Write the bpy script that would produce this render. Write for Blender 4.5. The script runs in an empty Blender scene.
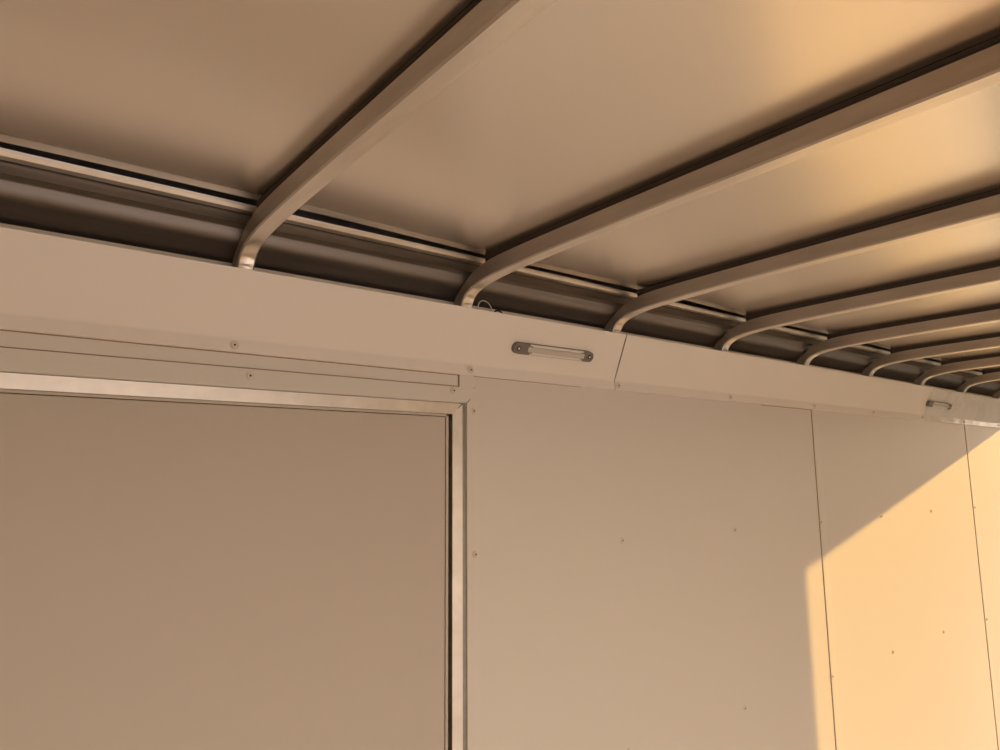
import bpy, bmesh, math, random
from mathutils import Vector, Matrix, noise
random.seed(4)
SC = bpy.context.scene
COL = SC.collection

# ------------------------------------------------------------------ camera
cam = bpy.data.cameras.new('camera'); camo = bpy.data.objects.new('camera', cam); COL.objects.link(camo)
cam.sensor_width = 36.0; cam.lens = 693.10 * 36 / 1000; cam.clip_start = 0.01
R_ = Vector((0.78822, -0.61533, -0.00884)); U_ = Vector((-0.08137, -0.11845, 0.98962)); F_ = Vector((0.60999, 0.77932, 0.14343))
m = Matrix((R_, U_, -F_)).transposed().to_4x4(); m.translation = Vector((-0.3077, -1.0672, 0.0))
camo.matrix_world = m
SC.camera = camo

# ------------------------------------------------------------------ view
SC.view_settings.view_transform = 'Standard'; SC.view_settings.look = 'None'
SC.view_settings.exposure = 0.0; SC.view_settings.gamma = 1.0
SC.view_settings.use_curve_mapping = False
SC.cycles.max_bounces = 20; SC.cycles.diffuse_bounces = 14; SC.cycles.glossy_bounces = 8

# ------------------------------------------------------------------ layout numbers (metres)
BAY = 0.4064                      # roof bow spacing
X0, X1 = -2.60, 3.85              # inside of nose wall / plane of the open rear
W = 2.0                           # inside width; seen wall is y=0, the opposite one y=-W
ZF = -1.60                        # floor
ZS = 0.3915                       # underside of roof skin
HEAD = 0.31                       # underside of rear header
FOLD = 0.2102                     # fold of the cove trim
SLOPE = 0.2626

# ------------------------------------------------------------------ sky and sun
sun_dir = Vector((2.223, -1.93, SLOPE * 2.223)).normalized()
world = bpy.data.worlds.new('evening_sky'); SC.world = world; world.use_nodes = True
nt = world.node_tree; nt.nodes.clear()
wo = nt.nodes.new('ShaderNodeOutputWorld'); bg = nt.nodes.new('ShaderNodeBackground')
tcw = nt.nodes.new('ShaderNodeTexCoord'); sep = nt.nodes.new('ShaderNodeSeparateXYZ'); sky = nt.nodes.new('ShaderNodeValToRGB')
nt.links.new(tcw.outputs['Generated'], sep.inputs[0]); nt.links.new(sep.outputs['Z'], sky.inputs[0])
sky.color_ramp.elements[0].position = 0.0; sky.color_ramp.elements[0].color = (1.0, .76, .52, 1)
sky.color_ramp.elements[1].position = 0.9; sky.color_ramp.elements[1].color = (.36, .38, .46, 1)
e_ = sky.color_ramp.elements.new(.25); e_.color = (.72, .64, .56, 1)
bg.inputs['Strength'].default_value = 3.95
nt.links.new(sky.outputs[0], bg.inputs[0]); nt.links.new(bg.outputs[0], wo.inputs[0])
sl = bpy.data.lights.new('sun', 'SUN'); sl.energy = 3.25; sl.angle = 0.0093; sl.color = (1.0, 0.585, 0.17)
so = bpy.data.objects.new('sun', sl); COL.objects.link(so)
so.rotation_euler = sun_dir.to_track_quat('Z', 'Y').to_euler(); so.location = (6, -4, 3)

# ------------------------------------------------------------------ materials
def mat(name, color, rough=0.5, metal=0.0, spec=0.5, bump=0.0, bscale=50.0, coat=0.0, bdist=0.002, var=0.0, vscale=6.0,
        stretch=(1, 1, 1), aniso=0.0, rvar=0.0, trans=0.0, ior=1.45):
    m = bpy.data.materials.new(name); m.use_nodes = True
    n = m.node_tree; b = n.nodes['Principled BSDF']
    b.inputs['Base Color'].default_value = (*color, 1); b.inputs['Roughness'].default_value = rough
    b.inputs['Metallic'].default_value = metal; b.inputs['Specular IOR Level'].default_value = spec
    b.inputs['Coat Weight'].default_value = coat; b.inputs['Coat Roughness'].default_value = 0.1
    b.inputs['Transmission Weight'].default_value = trans; b.inputs['IOR'].default_value = ior
    tc = n.nodes.new('ShaderNodeTexCoord'); mp = n.nodes.new('ShaderNodeMapping'); mp.inputs['Scale'].default_value = stretch
    n.links.new(tc.outputs['Object'], mp.inputs[0])
    if var or rvar:
        t = n.nodes.new('ShaderNodeTexNoise'); t.inputs['Scale'].default_value = vscale; t.inputs['Detail'].default_value = 5
        n.links.new(mp.outputs[0], t.inputs['Vector'])
        if var:
            r = n.nodes.new('ShaderNodeValToRGB')
            r.color_ramp.elements[0].position = .3; r.color_ramp.elements[1].position = .7
            r.color_ramp.elements[0].color = (*[c * (1 - var) for c in color], 1)
            r.color_ramp.elements[1].color = (*[min(1, c * (1 + var * .4)) for c in color], 1)
            n.links.new(t.outputs['Fac'], r.inputs[0]); n.links.new(r.outputs[0], b.inputs['Base Color'])
        if rvar:
            q = n.nodes.new('ShaderNodeMapRange'); q.inputs['To Min'].default_value = rough - rvar; q.inputs['To Max'].default_value = rough + rvar
            n.links.new(t.outputs['Fac'], q.inputs['Value']); n.links.new(q.outputs[0], b.inputs['Roughness'])
    if bump:
        t2 = n.nodes.new('ShaderNodeTexNoise'); t2.inputs['Scale'].default_value = bscale; t2.inputs['Detail'].default_value = 3
        n.links.new(mp.outputs[0], t2.inputs['Vector'])
        bp = n.nodes.new('ShaderNodeBump'); bp.inputs['Strength'].default_value = bump; bp.inputs['Distance'].default_value = bdist
        n.links.new(t2.outputs['Fac'], bp.inputs['Height']); n.links.new(bp.outputs[0], b.inputs['Normal'])
    return m
M = dict(
    white=mat('white_painted_panel', (.77, .74, .70), .42, bump=.05, bscale=90, spec=.4),
    cove=mat('white_cove_trim', (.90, .865, .82), .38, spec=.4, bump=.03, bscale=60),
    film=mat('filmed_cove_trim', (.78, .76, .74), .26, spec=.5, bump=1.0, bscale=5, bdist=.02),
    sheet=mat('galvanized_roof_skin', (.91, .86, .79), .26, metal=1, bump=.02, bscale=120, rvar=.03, vscale=5),
    bow=mat('galvanized_shaded_side', (.60, .555, .51), .48, metal=1, bump=.15, bscale=30, var=.12, vscale=9, rvar=.06, stretch=(8, 1.2, 8)),
    bowface=mat('galvanized_lit_face', (.90, .85, .78), .34, metal=1, bump=.12, bscale=26, var=.10, vscale=8, rvar=.08, stretch=(8, 1.2, 8)),
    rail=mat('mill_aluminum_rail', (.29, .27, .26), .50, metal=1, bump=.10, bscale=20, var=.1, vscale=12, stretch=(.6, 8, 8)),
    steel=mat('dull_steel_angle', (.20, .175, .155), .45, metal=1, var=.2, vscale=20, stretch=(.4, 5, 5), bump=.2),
    alu=mat('bright_aluminum', (.78, .73, .67), .42, metal=1, bump=.15, bscale=25, var=.16, vscale=18, rvar=.08),
    black=mat('black_rubber', (.012, .011, .010), .7),
    seam=mat('brown_seam_shadow', (.36, .26, .18), .8),
    dark=mat('dark_sealant_tape', (.045, .035, .03), .75),
    door=mat('painted_door_skin', (.60, .55, .495), .5, bump=.04, bscale=70, spec=.3),
    screw=mat('painted_screw_head', (.76, .72, .66), .35, spec=.6),
    hole=mat('screw_recess', (.05, .035, .025), .8),
    grey=mat('grey_plastic', (.20, .185, .17), .5),
    lensm=mat('frosted_lens', (.62, .58, .54), .28, spec=.6, bump=.3, bscale=200),
    whitep=mat('white_plastic', (.84, .82, .79), .35),
    wire=mat('white_wire', (.62, .60, .57), .4),
    floor=mat("plywood_floor", (.74, .58, .40), .6, var=.3, vscale=5, stretch=(.6, 6, 1), bump=.2),
    bounce=mat('pale_bounce_slab', (.72, .64, .55), .85, var=.15, vscale=3),
    leaf=mat('dark_blocker', (.035, .045, .02), .8, var=.5, vscale=2, bump=.8, bscale=4),  # colour of the added sky blocker
    ply=mat('raw_plywood', (.20, .13, .08), .7, var=.3, vscale=6),
    ground=mat('dark_grass_ground', (.13, .12, .08), .9, var=.4, vscale=8, bump=.5, bscale=12),
)

# ------------------------------------------------------------------ helpers
def link(name, bm, m, parent=None, smooth=False, origin=(0, 0, 0)):
    me = bpy.data.meshes.new(name)
    bmesh.ops.recalc_face_normals(bm, faces=bm.faces[:])
    if any(origin): bmesh.ops.translate(bm, vec=-Vector(origin), verts=bm.verts[:])
    bm.to_mesh(me); bm.free()
    me.materials.append(m)
    if smooth:
        for p in me.polygons: p.use_smooth = True
        if smooth == 'angle': me.set_sharp_from_angle(angle=math.radians(35))
    o = bpy.data.objects.new(name, me); COL.objects.link(o)
    o.location = origin
    if parent: o.parent = parent
    return o
def child_world(name, bm, m, parent, smooth=False):
    """mesh given in world coordinates, stored relative to its parent's location"""
    bmesh.ops.translate(bm, vec=-parent.matrix_basis.translation if parent.parent is None else -(parent.parent.location + parent.location), verts=bm.verts[:])
    return link(name, bm, m, parent, smooth)
def box(bm, x0, x1, y0, y1, z0, z1):
    v = [bm.verts.new((x, y, z)) for x in (x0, x1) for y in (y0, y1) for z in (z0, z1)]
    for f in ((0, 1, 3, 2), (4, 6, 7, 5), (0, 4, 5, 1), (2, 3, 7, 6), (0, 2, 6, 4), (1, 5, 7, 3)): bm.faces.new([v[i] for i in f])
    return v
def bevel(bm, w, seg=2):
    bmesh.ops.bevel(bm, geom=bm.edges[:], offset=w, segments=seg, affect='EDGES', profile=.5)
def extrude_x(bm, prof, x0, x1, closed=True, nx=1, wob=None):
    """prof: list of (y,z); swept along x"""
    rows = []
    for i in range(nx + 1):
        x = x0 + (x1 - x0) * i / nx
        rows.append([bm.verts.new((x, y + (wob(x, j)[0] if wob else 0), z + (wob(x, j)[1] if wob else 0))) for j, (y, z) in enumerate(prof)])
    n = len(prof)
    for a, b in zip(rows, rows[1:]):
        for j in range(n if closed else n - 1):
            k = (j + 1) % n; bm.faces.new((a[j], b[j], b[k], a[k]))
    if closed: bm.faces.new(rows[0]); bm.faces.new(rows[-1][::-1])
def extrude_z(bm, prof, z0, z1):
    a = [bm.verts.new((x, y, z0)) for x, y in prof]; b = [bm.verts.new((x, y, z1)) for x, y in prof]
    n = len(prof)
    for j in range(n): k = (j + 1) % n; bm.faces.new((a[j], a[k], b[k], b[j]))
    bm.faces.new(a); bm.faces.new(b[::-1])
def struct(o): o['kind'] = 'structure'; return o
def tag(o, label, cat, group=None):
    o['label'] = label; o['category'] = cat
    if group: o['group'] = group
    return o

# a screw head on a surface point p with outward normal n
def screw(parent, p, n=(0, -1, 0), r=.0070):
    n = Vector(n).normalized(); q = Vector((0, 0, 1)).rotation_difference(n).to_matrix().to_4x4(); q.translation = Vector(p)
    bm = bmesh.new(); prof = [(0, r * .33), (r * .30, r * .36), (r * .58, r * .42), (r * .74, r * .30), (r * .78, r * .14), (r, r * .10), (r, -r * .1)]
    S = 20; rings = []
    for rr, h in prof:
        rings.append([bm.verts.new((0, 0, h))] if rr == 0 else [bm.verts.new((rr * math.cos(2 * math.pi * k / S), rr * math.sin(2 * math.pi * k / S), h)) for k in range(S)])
    for a, b in zip(rings, rings[1:]):
        for k in range(S):
            l = (k + 1) % S
            if len(a) == 1: bm.faces.new((a[0], b[k], b[l]))
            else: bm.faces.new((a[k], b[k], b[l], a[l]))
    bmesh.ops.transform(bm, matrix=q, verts=bm.verts[:])
    s = child_world('screw', bm, M['screw'], parent, 'angle')
    bm = bmesh.new(); bmesh.ops.create_cube(bm, size=1, matrix=Matrix.Diagonal((r * .40, r * .40, r * .10, 1)))
    bmesh.ops.translate(bm, vec=(0, 0, r * .38), verts=bm.verts[:]); bmesh.ops.transform(bm, matrix=q, verts=bm.verts[:])
    pl = parent.location if parent.parent is None else parent.parent.location + parent.location
    bmesh.ops.translate(bm, vec=-pl, verts=bm.verts[:])
    link('screw_recess', bm, M['hole'], s)
    return s

# ------------------------------------------------------------------ shell
bm = bmesh.new(); box(bm, X0 - .05, X1, -W - .05, .12, ZF - .05, ZF); struct(link('floor', bm, M['floor']))
bm = bmesh.new(); box(bm, -40, 60, -60, 40, -2.3, -2.2); g = struct(link('ground', bm, M['ground']))
bm = bmesh.new(); box(bm, -9, X1 - .3, -12, -W - .3, -2.2, -2.18); struct(link('added_bounce_slab', bm, M['bounce']))  # unseen pale slab added to bounce light in through the side opening
bm = bmesh.new(); rows = []                       # unseen blocker added beyond the open rear to cut low sky light
for i in range(61):
    y = -42 + 52 * i / 60
    rows.append([bm.verts.new((26 + dx + 1.2 * noise.noise(Vector((y * .3, h, dx))), y, -2.2 + h * (3.9 + 1.1 * noise.noise(Vector((y * .35, 2, 0))) + .5 * noise.noise(Vector((y * 1.3, 5, 0)))))) for dx, h in ((0, 0), (-1, .5), (0, .9), (1.5, 1), (3, .8), (3, 0))])
for a, b in zip(rows, rows[1:]):
    for j in range(5): bm.faces.new((a[j], b[j], b[j + 1], a[j + 1]))
tl = link('sky_blocker', bm, M['leaf'], smooth=True); tl['kind'] = 'stuff'; tag(tl, 'unseen dark bank added beyond the open rear to block low sky', 'trees')  # added sky blocker, no real trees
# underside of the trailer: nothing of it shows, the floor stands on a frame
bm = bmesh.new()
for x in (X0, -.2, 1.2, 2.5, X1 - .1): box(bm, x, x + .08, -W, .05, -2.2, ZF - .05)
struct(link('trim_30', bm, M['dark']))

# seen wall: sheathing behind the panels, then the panels themselves
wall = bpy.data.objects.new('wall_back', None); COL.objects.link(wall); struct(wall)
bm = bmesh.new(); box(bm, X0 - .05, X1, .058, .09, ZF, .45); child_world('outer_skin', bm, M['white'], wall)
DX0, DX1, DZ = -.43, .434, .1355          # door opening inside the white casing
T = .0018
def panel(x0, x1, z0, z1, lap=True):
    bm = bmesh.new()
    pr = [(x0, .006)]
    if lap: pr += [(x0, -.0026), (x0 + .012, -.0026), (x0 + .030, -.0012), (x0 + .036, 0)]
    else: pr += [(x0, 0)]
    pr += [(x1 + .02, 0), (x1 + .02, .006)]
    extrude_z(bm, pr, z0, z1)
    return child_world('wall_panel', bm, M['white'], wall)
TOPZ = .232
# over-door and left panel, one sheet with the door cut out of it
bm = bmesh.new(); box(bm, X0, DX0, 0, .006, ZF, TOPZ); box(bm, DX0, .4292, 0, .006, DZ, TOPZ)
pA = child_world('wall_panel', bm, M['white'], wall)
bm = bmesh.new()
extrude_z(bm, [(.4293, .006), (.4293, -.0026), (.4420, -.0026), (.4600, -.0012), (.4660, 0), (.60, 0), (.60, .006)], .1380, TOPZ)
extrude_z(bm, [(.4452, .006), (.4452, -.0022), (.4600, -.0012), (.4660, 0), (.60, 0), (.60, .006)], ZF, .1380)
extrude_z(bm, [(.60, .006), (.60, 0), (1.7408, 0), (1.7408, .006)], ZF, TOPZ)
pB = child_world('wall_panel', bm, M['white'], wall)
pC = panel(1.7208, 2.9400, ZF, TOPZ)
pD = panel(2.9400, X1 - .02, ZF, TOPZ)
# studs between the skins
bm = bmesh.new()
for x in [X0, -.6] + [.46 + .4064 * k for k in range(9)]: box(bm, x, x + .03, .008, .056, ZF, .24)
child_world('stud', bm, M['rail'], wall)
for x in (.865, 1.292): screw(pB, (x, 0, -.144))
for z in (-.144, -.578): screw(pC, (1.7245, -.0026, z)); screw(pD, (2.954, -.0026, z))
screw(pC, (2.125, 0, -.145)); screw(pC, (2.529, 0, -.143)); screw(pC, (2.125, 0, -.574)); screw(pC, (2.536, 0, -.569)); screw(pB, (1.292, 0, -.578))
screw(pB, (.865, 0, -.578)); screw(pD, (3.36, 0, -.145)); screw(pD, (3.36, 0, -.575))

# nose wall, opposite wall, open rear frame
bm = bmesh.new(); box(bm, X0 - .05, X0, -W - .05, .09, ZF, .45); struct(link('wall_left', bm, M['ply']))
bm = bmesh.new()
OX0, OX1, OZ = -.75, 1.00, .12          # opening added in the opposite wall behind the camera to let in light
box(bm, X0 - .05, OX0, -W - .05, -W, ZF, .45); box(bm, OX1, X1, -W - .05, -W, ZF, .45); box(bm, OX0, OX1, -W - .05, -W, OZ, .45); struct(link('wall_front', bm, M['white']))
bm = bmesh.new(); box(bm, X1 - .04, X1, -W, .09, HEAD, .45); box(bm, X1 - .04, X1, -W, -W + .07, ZF, HEAD); box(bm, X1 - .04, X1, -.012, .09, ZF, HEAD)
struct(link('wall_right', bm, M['white']))

# ------------------------------------------------------------------ roof: inner skin with soft pillows between the bows, outer cap
YE = -.111
bm = bmesh.new(); nx, ny = 210, 70; rows = []
def skin(x, y):
    ph = (x / BAY) % 1.0
    pil = math.sin(math.pi * ph) ** 1.2
    e = math.exp(-((y - YE) / .07) ** 2) + math.exp(-((y + W - .106) / .07) ** 2)
    z = ZS + .0022 * pil * (1 - .6 * e)
    z += e * (.0016 * math.sin(2 * math.pi * x / BAY * .5 + .8) + .0012 * noise.noise(Vector((x * 6, 3, 0))))
    z += .0006 * pil * noise.noise(Vector((x * 7, y * 5, 1)))
    return z
for i in range(nx + 1):
    x = X0 + (X1 - X0) * i / nx
    rows.append([bm.verts.new((x, YE + (-W + .222) * j / ny, 0)) for j in range(ny + 1)])
for r in rows:
    for v in r: v.co.z = skin(v.co.x, v.co.y)
for a, b in zip(rows, rows[1:]):
    for j in range(ny): bm.faces.new((a[j], b[j], b[j + 1], a[j + 1]))
ceil = link('ceiling', bm, M['sheet'], smooth=True); struct(ceil)
md = ceil.modifiers.new('thickness', 'SOLIDIFY'); md.thickness = .0015; md.offset = 1
bm = bmesh.new(); box(bm, X0 - .05, X1, -W - .05, .09, .45, .47); struct(link('trim_20', bm, M['black']))

# side rail: a long extrusion with flange, web, step and concave sweep
prof = [(-.0690, .3925), (-.0640, .3880), (-.0640, .3700), (-.0600, .3680), (-.0530, .3672), (-.0510, .3655), (-.0495, .3600), (-.0470, .3545), (-.0420, .3495), (-.0340, .3455), (-.0220, .3415), (-.0100, .3375), (.002, .3330),
        (.0085, .3290), (.0045, .3268), (.0045, .24), (.050, .24), (.050, .415), (-.060, .415), (-.060, .3945), (-.0690, .3945)]
def wob(x, j): return (0, .0016 * noise.noise(Vector((x * 4, 0, 7)))) if False else (0, 0)
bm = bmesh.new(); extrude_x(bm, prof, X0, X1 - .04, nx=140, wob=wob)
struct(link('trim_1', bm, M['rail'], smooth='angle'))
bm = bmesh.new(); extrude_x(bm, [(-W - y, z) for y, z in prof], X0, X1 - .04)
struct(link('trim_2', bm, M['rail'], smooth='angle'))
# bright flange nosing and pale lip of the rail
bm = bmesh.new(); extrude_x(bm, [(-.0882, .3925), (-.0872, .3890), (-.0838, .3846), (-.0700, .3846), (-.0700, .3925)], X0, X1 - .04, nx=140, wob=lambda x, j: (0, .0016 * noise.noise(Vector((x * 4, 0, 7)))) if j in (0, 1) else (0, 0))
struct(link('trim_3', bm, M['alu']))
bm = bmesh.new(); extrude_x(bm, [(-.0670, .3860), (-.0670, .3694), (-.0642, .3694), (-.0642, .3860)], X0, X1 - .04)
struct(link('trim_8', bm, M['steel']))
bm = bmesh.new(); extrude_x(bm, [(.0005, .3275), (.0040, .3275), (.0040, .245), (.0005, .245)], X0, X1 - .04)
struct(link('trim_4', bm, M['cove']))

# ------------------------------------------------------------------ roof bows
inner = [(-1.0, .3575), (-.80, .3572), (-.60, .3565), (-.42, .3555), (-.30, .3540), (-.21, .3515), (-.15, .3490), (-.115, .3462), (-.090, .3425), (-.071, .3382), (-.056, .3322), (-.0465, .3235), (-.0405, .3110), (-.0350, .2980), (-.0300, .2800), (-.0220, .262)]
outer = [(-1.0, .3830), (-.80, .3828), (-.60, .3825), (-.42, .3822), (-.30, .3816), (-.21, .3808), (-.15, .3792), (-.110, .3755), (-.083, .3690), (-.066, .3612), (-.053, .3525), (-.0400, .3445), (-.0270, .3365), (-.0170, .3250), (-.0105, .3110), (-.0060, .2950), (-.0030, .262)]
def interp(P, n):
    out = []
    for a, b in zip(P, P[1:]):
        for k in range(n): t = k / n; out.append((a[0] + (b[0] - a[0]) * t, a[1] + (b[1] - a[1]) * t))
    return out + [P[-1]]
def smooth_path(P, it):
    P = [tuple(p) for p in P]
    for _ in range(it):
        P = [P[0]] + [((P[i - 1][0] + 2 * P[i][0] + P[i + 1][0]) / 4, (P[i - 1][1] + 2 * P[i][1] + P[i + 1][1]) / 4) for i in range(1, len(P) - 1)] + [P[-1]]
    return P
IN = smooth_path(interp(inner, 4), 5); OUT = smooth_path(interp(outer, 4), 5)
half = list(zip(IN, OUT)); full = [((-W - a[0], a[1]), (-W - b[0], b[1])) for a, b in half][::-1] + half[1:]
BW = .0255
def bow_mesh():
    bm = bmesh.new(); rows = []
    for (iy, iz), (oy, oz) in full:
        d = Vector((0, oy - iy, oz - iz)); L = d.length; d /= L
        edge = min(abs(iy), abs(-W - iy))
        cr = 0
        s = iz                                             # crimps: dimples pressed into the inner face of the bend
        if iz < .343 and edge < .13: cr = .0034 * (0.5 - 0.5 * math.cos((.343 - iz) / .0125 * 2 * math.pi))
        I = Vector((0, iy, iz)); r = .0022
        ring = [Vector((0, 0, 0)) + d * L, Vector((0, 0, 0)) + d * r, Vector((r, 0, 0)),
                Vector((BW * .3, 0, 0)) + d * (cr * .8), Vector((BW * .5, 0, 0)) + d * cr, Vector((BW * .7, 0, 0)) + d * (cr * .8),
                Vector((BW - r, 0, 0)), Vector((BW, 0, 0)) + d * r, Vector((BW, 0, 0)) + d * L]
        rows.append([bm.verts.new(I + v) for v in ring])
    n = 9
    for a, b in zip(rows, rows[1:]):
        for j in range(n):
            k = (j + 1) % n; f = bm.faces.new((a[j], b[j], b[k], a[k]))
            if 2 <= j <= 5: f.material_index = 1      # same metal; light and shade painted as brighter lower face, darker sides
    bm.faces.new(rows[0]); bm.faces.new(rows[-1][::-1])
    return bm
def tape_mesh():
    bm = bmesh.new(); rows = []
    for (iy, iz), (oy, oz) in full:
        if not (-W + .108 < oy < -.108): continue
        z1 = ZS - .0004; zb = oz - .0004
        xs = [.0025, .0025, .0018, .0018, BW - .003, BW - .003]
        zs = [zb, zb + (z1 - zb) * .45, zb + (z1 - zb) * .5, z1, z1, zb]
        rows.append([bm.verts.new((x, oy, z)) for x, z in zip(xs, zs)])
    for a, b in zip(rows, rows[1:]):
        for j in range(6): k = (j + 1) % 6; bm.faces.new((a[j], b[j], b[k], a[k]))
    bm.faces.new(rows[0]); bm.faces.new(rows[-1][::-1])
    return bm
bow_labels = {
    0: 'galvanized roof bow nearest the camera, crossing the top left and ending above the side door',
    1: 'second roof bow from the left, with a loop of white wire beside its foot',
    2: 'third roof bow from the left, ending just left of the first cove seam',
    3: 'fourth roof bow from the left, first one past the cove seam',
    4: 'fifth roof bow from the left, ending above the middle of the plain cove length',
    5: 'sixth roof bow from the left, third one past the first cove seam',
    6: 'seventh roof bow from the left, ending just before the far light',
    7: 'eighth roof bow from the left, curving down just past the far light',
    8: 'ninth roof bow, the last one whose foot shows at the right edge'}
proto = bpy.data.objects.new('roof_bow', None); COL.objects.link(proto)
p_tube = link('bow_tube', bow_mesh(), M['bow'], proto, 'angle'); p_tube.data.materials.append(M['bowface'])
p_tape = link('sealant_tape', tape_mesh(), M['dark'], proto)
GROUP = 'roof bows across the trailer ceiling'
for k in range(0, 9):
    if k == 0: r = proto; kids = None
    else:
        r = proto.copy(); COL.objects.link(r)
        for c in (p_tube, p_tape): d = c.copy(); COL.objects.link(d); d.parent = r
    r.location = (k * BAY, 0, 0)
    tag(r, bow_labels[k], 'roof beam', GROUP)

# ------------------------------------------------------------------ cove trim in three lengths
CT = (-.0464, .3083)                                   # top edge
CP = [(0.0, .1888), (-.0055, .1888), (-.0068, .1895), (-.0046, .2085), (-.0052, .2115), (CT[0], CT[1] - .001), (CT[0], CT[1]), (CT[0] + .010, .3050), (CT[0] + .010, .3030), (CT[0] + .0015, CT[1] - .005), (-.0034, .2122), (-.0034, .2000), (-.0004, .1990)]
def shadow_line(parent, x0, x1, z0, z1, y0=-.0006):  # thin brown strip painted in for the shadow line at a gap
    bm = bmesh.new(); box(bm, x0, x1, y0, .002, z0, z1); child_world('seam_shadow', bm, M['seam'], parent)
def cove(name, x0, x1, m, wavy=0, lift=0):
    bm = bmesh.new(); P = [(y - lift * 1, z) for y, z in CP]
    w = (lambda x, j: (-.0030 * wavy * noise.noise(Vector((x * 7, j * .7, 4))), 0)) if wavy else None
    extrude_x(bm, P, x0, x1, nx=60 if wavy else 1, wob=w)
    return struct(link(name, bm, m))
cv1 = cove('trim_5', X0, .8505, M['cove'])
cv2 = cove('trim_6', .8520, 2.5275, M['cove'], lift=.0012)
shadow_line(cv1, X0, .4290, .1872, .1890); shadow_line(cv1, .4600, .75, .1877, .1889); shadow_line(cv1, .4268, .4291, .1660, .1888, -.0020)
shadow_line(cv2, 1.45, 1.7200, .1872, .1890)
shadow_line(pC, 1.7192, 1.7207, ZF, .1888, -.0012); shadow_line(pD, 2.9384, 2.9399, ZF, .1888, -.0012)
cv3 = cove('trim_7', 2.5290, X1 - .04, M['film'], wavy=1, lift=.0004)
for x, c in ((.012, cv1), (.4520, cv1), (.861, cv2), (1.295, cv2), (1.728, cv2), (2.116, cv2), (2.515, cv2), (2.925, cv3), (3.33, cv3)):
    screw(c, (x, -.0062 if c is not cv2 else -.0074, .1992))

# ------------------------------------------------------------------ side door with casing
dr = bpy.data.objects.new('door_1', None); COL.objects.link(dr); dr.location = (0, .03, ZF); struct(dr)
def miter_frame(name, m, xi, zi, w, y_in, y_out, yb, bev=.0):
    """left leg, head and right leg as one folded frame; xi=(x0,x1) inner edges, zi inner head height, w face width"""
    x0, x1 = xi
    bm = bmesh.new()
    inn = [(x0, ZF + .02), (x0, zi), (x1, zi), (x1, ZF + .02)]
    out = [(x0 - w, ZF + .02), (x0 - w, zi + w), (x1 + w, zi + w), (x1 + w, ZF + .02)]
    vi = [bm.verts.new((x, y_in, z)) for x, z in inn]; vo = [bm.verts.new((x, y_out, z)) for x, z in out]
    bi = [bm.verts.new((x, yb, z)) for x, z in inn]; bo = [bm.verts.new((x, yb, z)) for x, z in out]
    for k in range(3):
        bm.faces.new((vi[k], vi[k + 1], vo[k + 1], vo[k])); bm.faces.new((bi[k], bi[k + 1], bo[k + 1], bo[k]))
        bm.faces.new((vi[k], vi[k + 1], bi[k + 1], bi[k])); bm.faces.new((vo[k], vo[k + 1], bo[k + 1], bo[k]))
    for k in (0, 3): bm.faces.new((vi[k], vo[k], bo[k], bi[k]))
    return child_world(name, bm, m, dr)
casing = miter_frame('door_casing', M['white'], (DX0, DX1 + .0108), .1362, .0292, -.0042, -.0028, .006)
# fine open miter line at the corner of the casing
bm = bmesh.new(); a = Vector((DX1 + .0108, -.0044, .1362))
vs = [a + Vector((-.0004, 0, .0004)), a + Vector((.0006, 0, -.0006)), a + Vector((.0085, .0002, .0083)), a + Vector((.0083, .0002, .0086))]
f = [bm.verts.new(v) for v in vs]; bm.faces.new(f)
ext = bmesh.ops.extrude_face_region(bm, geom=bm.faces[:]); bmesh.ops.translate(bm, vec=(0, .002, 0), verts=[v for v in ext['geom'] if isinstance(v, bmesh.types.BMVert)])
child_world('miter_gap', bm, M['hole'], dr)
screw(casing, (.038, -.0043, .1545)); shadow_line(casing, X0, .4660, .1658, .1672); screw(casing, (.4140, -.0043, .1570)); screw(casing, (.4600, -.0043, .1215)); screw(casing, (.4625, -.0043, -.1435)); screw(casing, (.4625, -.0043, -.575)); screw(casing, (-.36, -.0036, .1545))
# bright metal frame set back inside the casing
miter_frame('metal_frame', M['alu'], (DX0 + .012, .4188), .1145, .0200, .0058, .0022, .03)
bm = bmesh.new(); v4 = [bm.verts.new(q) for q in ((.4182, .0070, .1151), (.4192, .0070, .1141), (.4388, .0012, .1337), (.4378, .0012, .1347))]; bm.faces.new(v4)
ext = bmesh.ops.extrude_face_region(bm, geom=bm.faces[:]); bmesh.ops.translate(bm, vec=(0, .004, 0), verts=[v for v in ext['geom'] if isinstance(v, bmesh.types.BMVert)])
child_world('miter_gap', bm, M['hole'], dr)
# reveal between casing and metal frame
miter_frame('door_reveal', M['rail'], (DX0 + .002, .4388), .1345, .0060, .0050, .0020, .028)
# rubber gasket in the dark gap beside the door
bm = bmesh.new(); box(bm, .4060, .4200, .026, .034, ZF + .02, .1148); box(bm, DX0, .4200, .026, .034, .1060, .1148); child_world('gasket', bm, M['black'], dr)
# door leaf: skin inside a thin edge trim
bm = bmesh.new(); box(bm, DX0 + .02, .4025, .0060, .030, ZF + .03, .1085); bevel(bm, .0006, 1); child_world('door_leaf', bm, M['door'], dr)
bm = bmesh.new()
box(bm, DX0 + .02, .4085, .0040, .030, .1095, .1136); box(bm, .4035, .4085, .0040, .030, ZF + .03, .1136)
child_world('edge_trim', bm, M['door'], dr)

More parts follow.
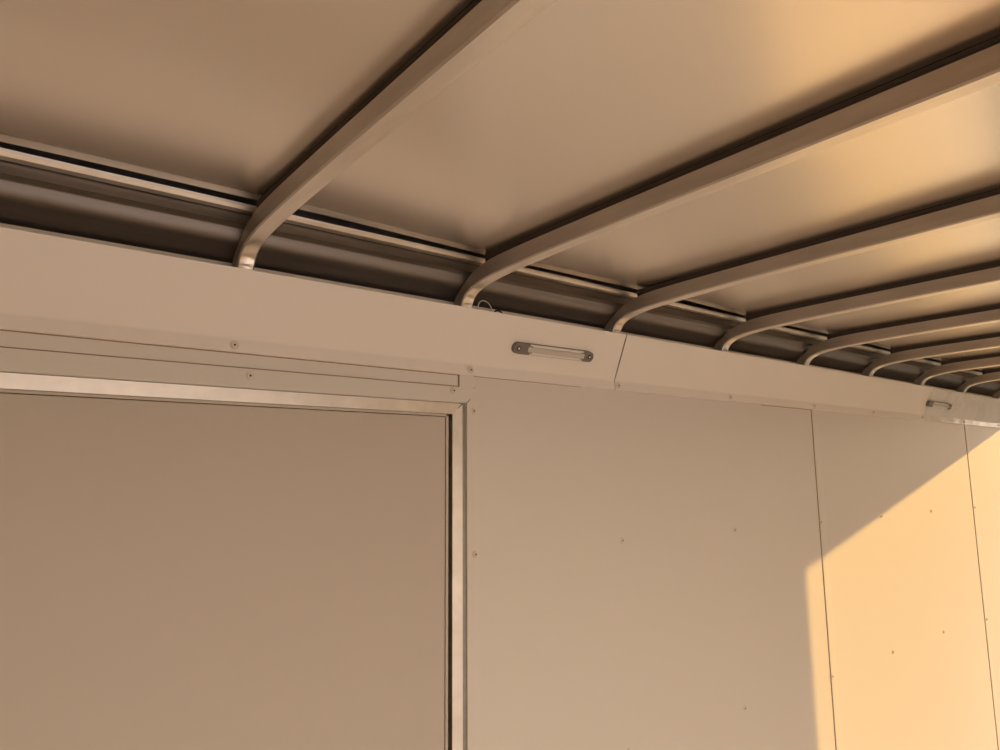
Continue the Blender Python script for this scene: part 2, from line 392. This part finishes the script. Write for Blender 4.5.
# ------------------------------------------------------------------ interior lights on the cove
ang = math.atan2(.0464 - .0052, .3083 - .2115)
CL = math.hypot(.0412, .0968)
def cove_matrix(x, s, lift=0):
    """local x along the wall, local y up the cove, local z out of it"""
    up = Vector((0, -math.sin(ang), math.cos(ang))); ex = Vector((1, 0, 0)); n = ex.cross(up)
    m = Matrix((ex, up, n)).transposed().to_4x4()
    m.translation = Vector((x, -.0052 - lift, .2115)) + up * s
    return m
def stadium(bm, L, H, z0, z1, n=10, m=Matrix()):
    pts = []
    for k in range(n + 1): a = -math.pi / 2 + math.pi * k / n; pts.append((L / 2 - H / 2 + H / 2 * math.cos(a), H / 2 * math.sin(a)))
    for k in range(n + 1): a = math.pi / 2 + math.pi * k / n; pts.append((-L / 2 + H / 2 + H / 2 * math.cos(a), H / 2 * math.sin(a)))
    a = [bm.verts.new(m @ Vector((x, y, z0))) for x, y in pts]; b = [bm.verts.new(m @ Vector((x, y, z1))) for x, y in pts]
    for j in range(len(pts)): k = (j + 1) % len(pts); bm.faces.new((a[j], a[k], b[k], b[j]))
    bm.faces.new(a); bm.faces.new(b[::-1])
def light(x, s, lift, label, roll):
    e = bpy.data.objects.new('interior_light', None); COL.objects.link(e)
    e.matrix_world = cove_matrix(x, s, lift) @ Matrix.Rotation(roll, 4, 'Z')
    tag(e, label, 'light fixture', 'slim lights screwed to the cove')
    L, H = .2205, .0235
    bm = bmesh.new(); stadium(bm, L, H, 0, .0022); link('base_plate', bm, M['grey'], e)
    for sgn in (-1, 1):
        bm = bmesh.new()
        n = 10; H2 = H * .94; x1 = L / 2 - .0008; xi = L / 2 - .042 if sgn < 0 else L / 2 - .032
        pts = [(xi, -H2 / 2), (xi - .000, -H2 / 2 + .003), (xi - .006, -H2 / 2 + .004), (xi - .006, H2 / 2 - .004), (xi + .002, H2 / 2 - .0035), (xi + .002, H2 / 2)]
        pts += [(x1 - H2 / 2 + H2 / 2 * math.sin(a), H2 / 2 * math.cos(a)) for a in [math.pi * k / n for k in range(n + 1)]]
        pts = [(sgn * px, py) for px, py in pts]
        a = [bm.verts.new((px, py, .002)) for px, py in pts]; b = [bm.verts.new((px, py, .0085)) for px, py in pts]
        for j in range(len(pts)): k = (j + 1) % len(pts); bm.faces.new((a[j], a[k], b[k], b[j]))
        bm.faces.new(a); bm.faces.new(b[::-1])
        c = link('end_cap', bm, M['grey'], e)
        for nm, r0, h0, mm in (('screw_well', .0054, .0090, 'black'), ('screw', .0027, .0096, 'whitep')):
            bm = bmesh.new(); bmesh.ops.create_cone(bm, cap_ends=True, segments=20, radius1=r0, radius2=r0 * .85, depth=.002)
            bmesh.ops.translate(bm, vec=(sgn * (L / 2 - .0125), 0, h0 - .001), verts=bm.verts[:]); link(nm, bm, M[mm], c)
    bm = bmesh.new()
    for sy in (-1, 1): box(bm, -L / 2 + .036, L / 2 - .028, sy * .0080 - .0024, sy * .0080 + .0024, .002, .0075)
    bevel(bm, .0007, 1); link('housing', bm, M['whitep'], e)
    bm = bmesh.new(); box(bm, -L / 2 + .036, L / 2 - .028, -.0056, .0056, .002, .0098); bevel(bm, .002, 2); link('lens', bm, M['lensm'], e, 'angle')
    return e
light(.6500, .0440, .0002, 'slim clear light with grey end caps on the cove, right of the door corner', .010)
light(2.6235, .0430, .0022, 'small distant light with grey end caps straddling the far cove seam at right', -.010)

# ------------------------------------------------------------------ wires showing over the cove edge
def tube(name, pts, r, m, label=None, cat=None):
    cu = bpy.data.curves.new(name, 'CURVE'); cu.dimensions = '3D'; cu.bevel_depth = r; cu.bevel_resolution = 3; cu.resolution_u = 8
    sp = cu.splines.new('NURBS'); sp.points.add(len(pts) - 1); sp.use_endpoint_u = True; sp.order_u = 4
    for p, q in zip(sp.points, pts): p.co = (*q, 1)
    o = bpy.data.objects.new(name, cu); COL.objects.link(o)
    me = bpy.data.meshes.new_from_object(o); bpy.data.objects.remove(o)
    o = bpy.data.objects.new(name, me); COL.objects.link(o); me.materials.clear(); me.materials.append(m)
    for p in me.polygons: p.use_smooth = True
    tag(o, label, cat); return o
tube('electrical_wire', [(.447, -.012, .255), (.447, -.034, .300), (.4450, -.038, .320), (.454, -.039, .3295), (.470, -.039, .3280), (.480, -.038, .317), (.484, -.034, .300), (.486, -.012, .255)], .0011, M['wire'],
     'thin white wire looping above the cove edge beside the second roof bow', 'wire')
tube('electrical_wire', [(.482, -.012, .26), (.484, -.032, .300), (.487, -.034, .3130), (.497, -.036, .3170), (.508, -.034, .3130), (.515, -.031, .3), (.52, -.012, .26)], .0016, M['black'],
     'black wire barely rising above the cove edge just right of the white loop', 'wire')
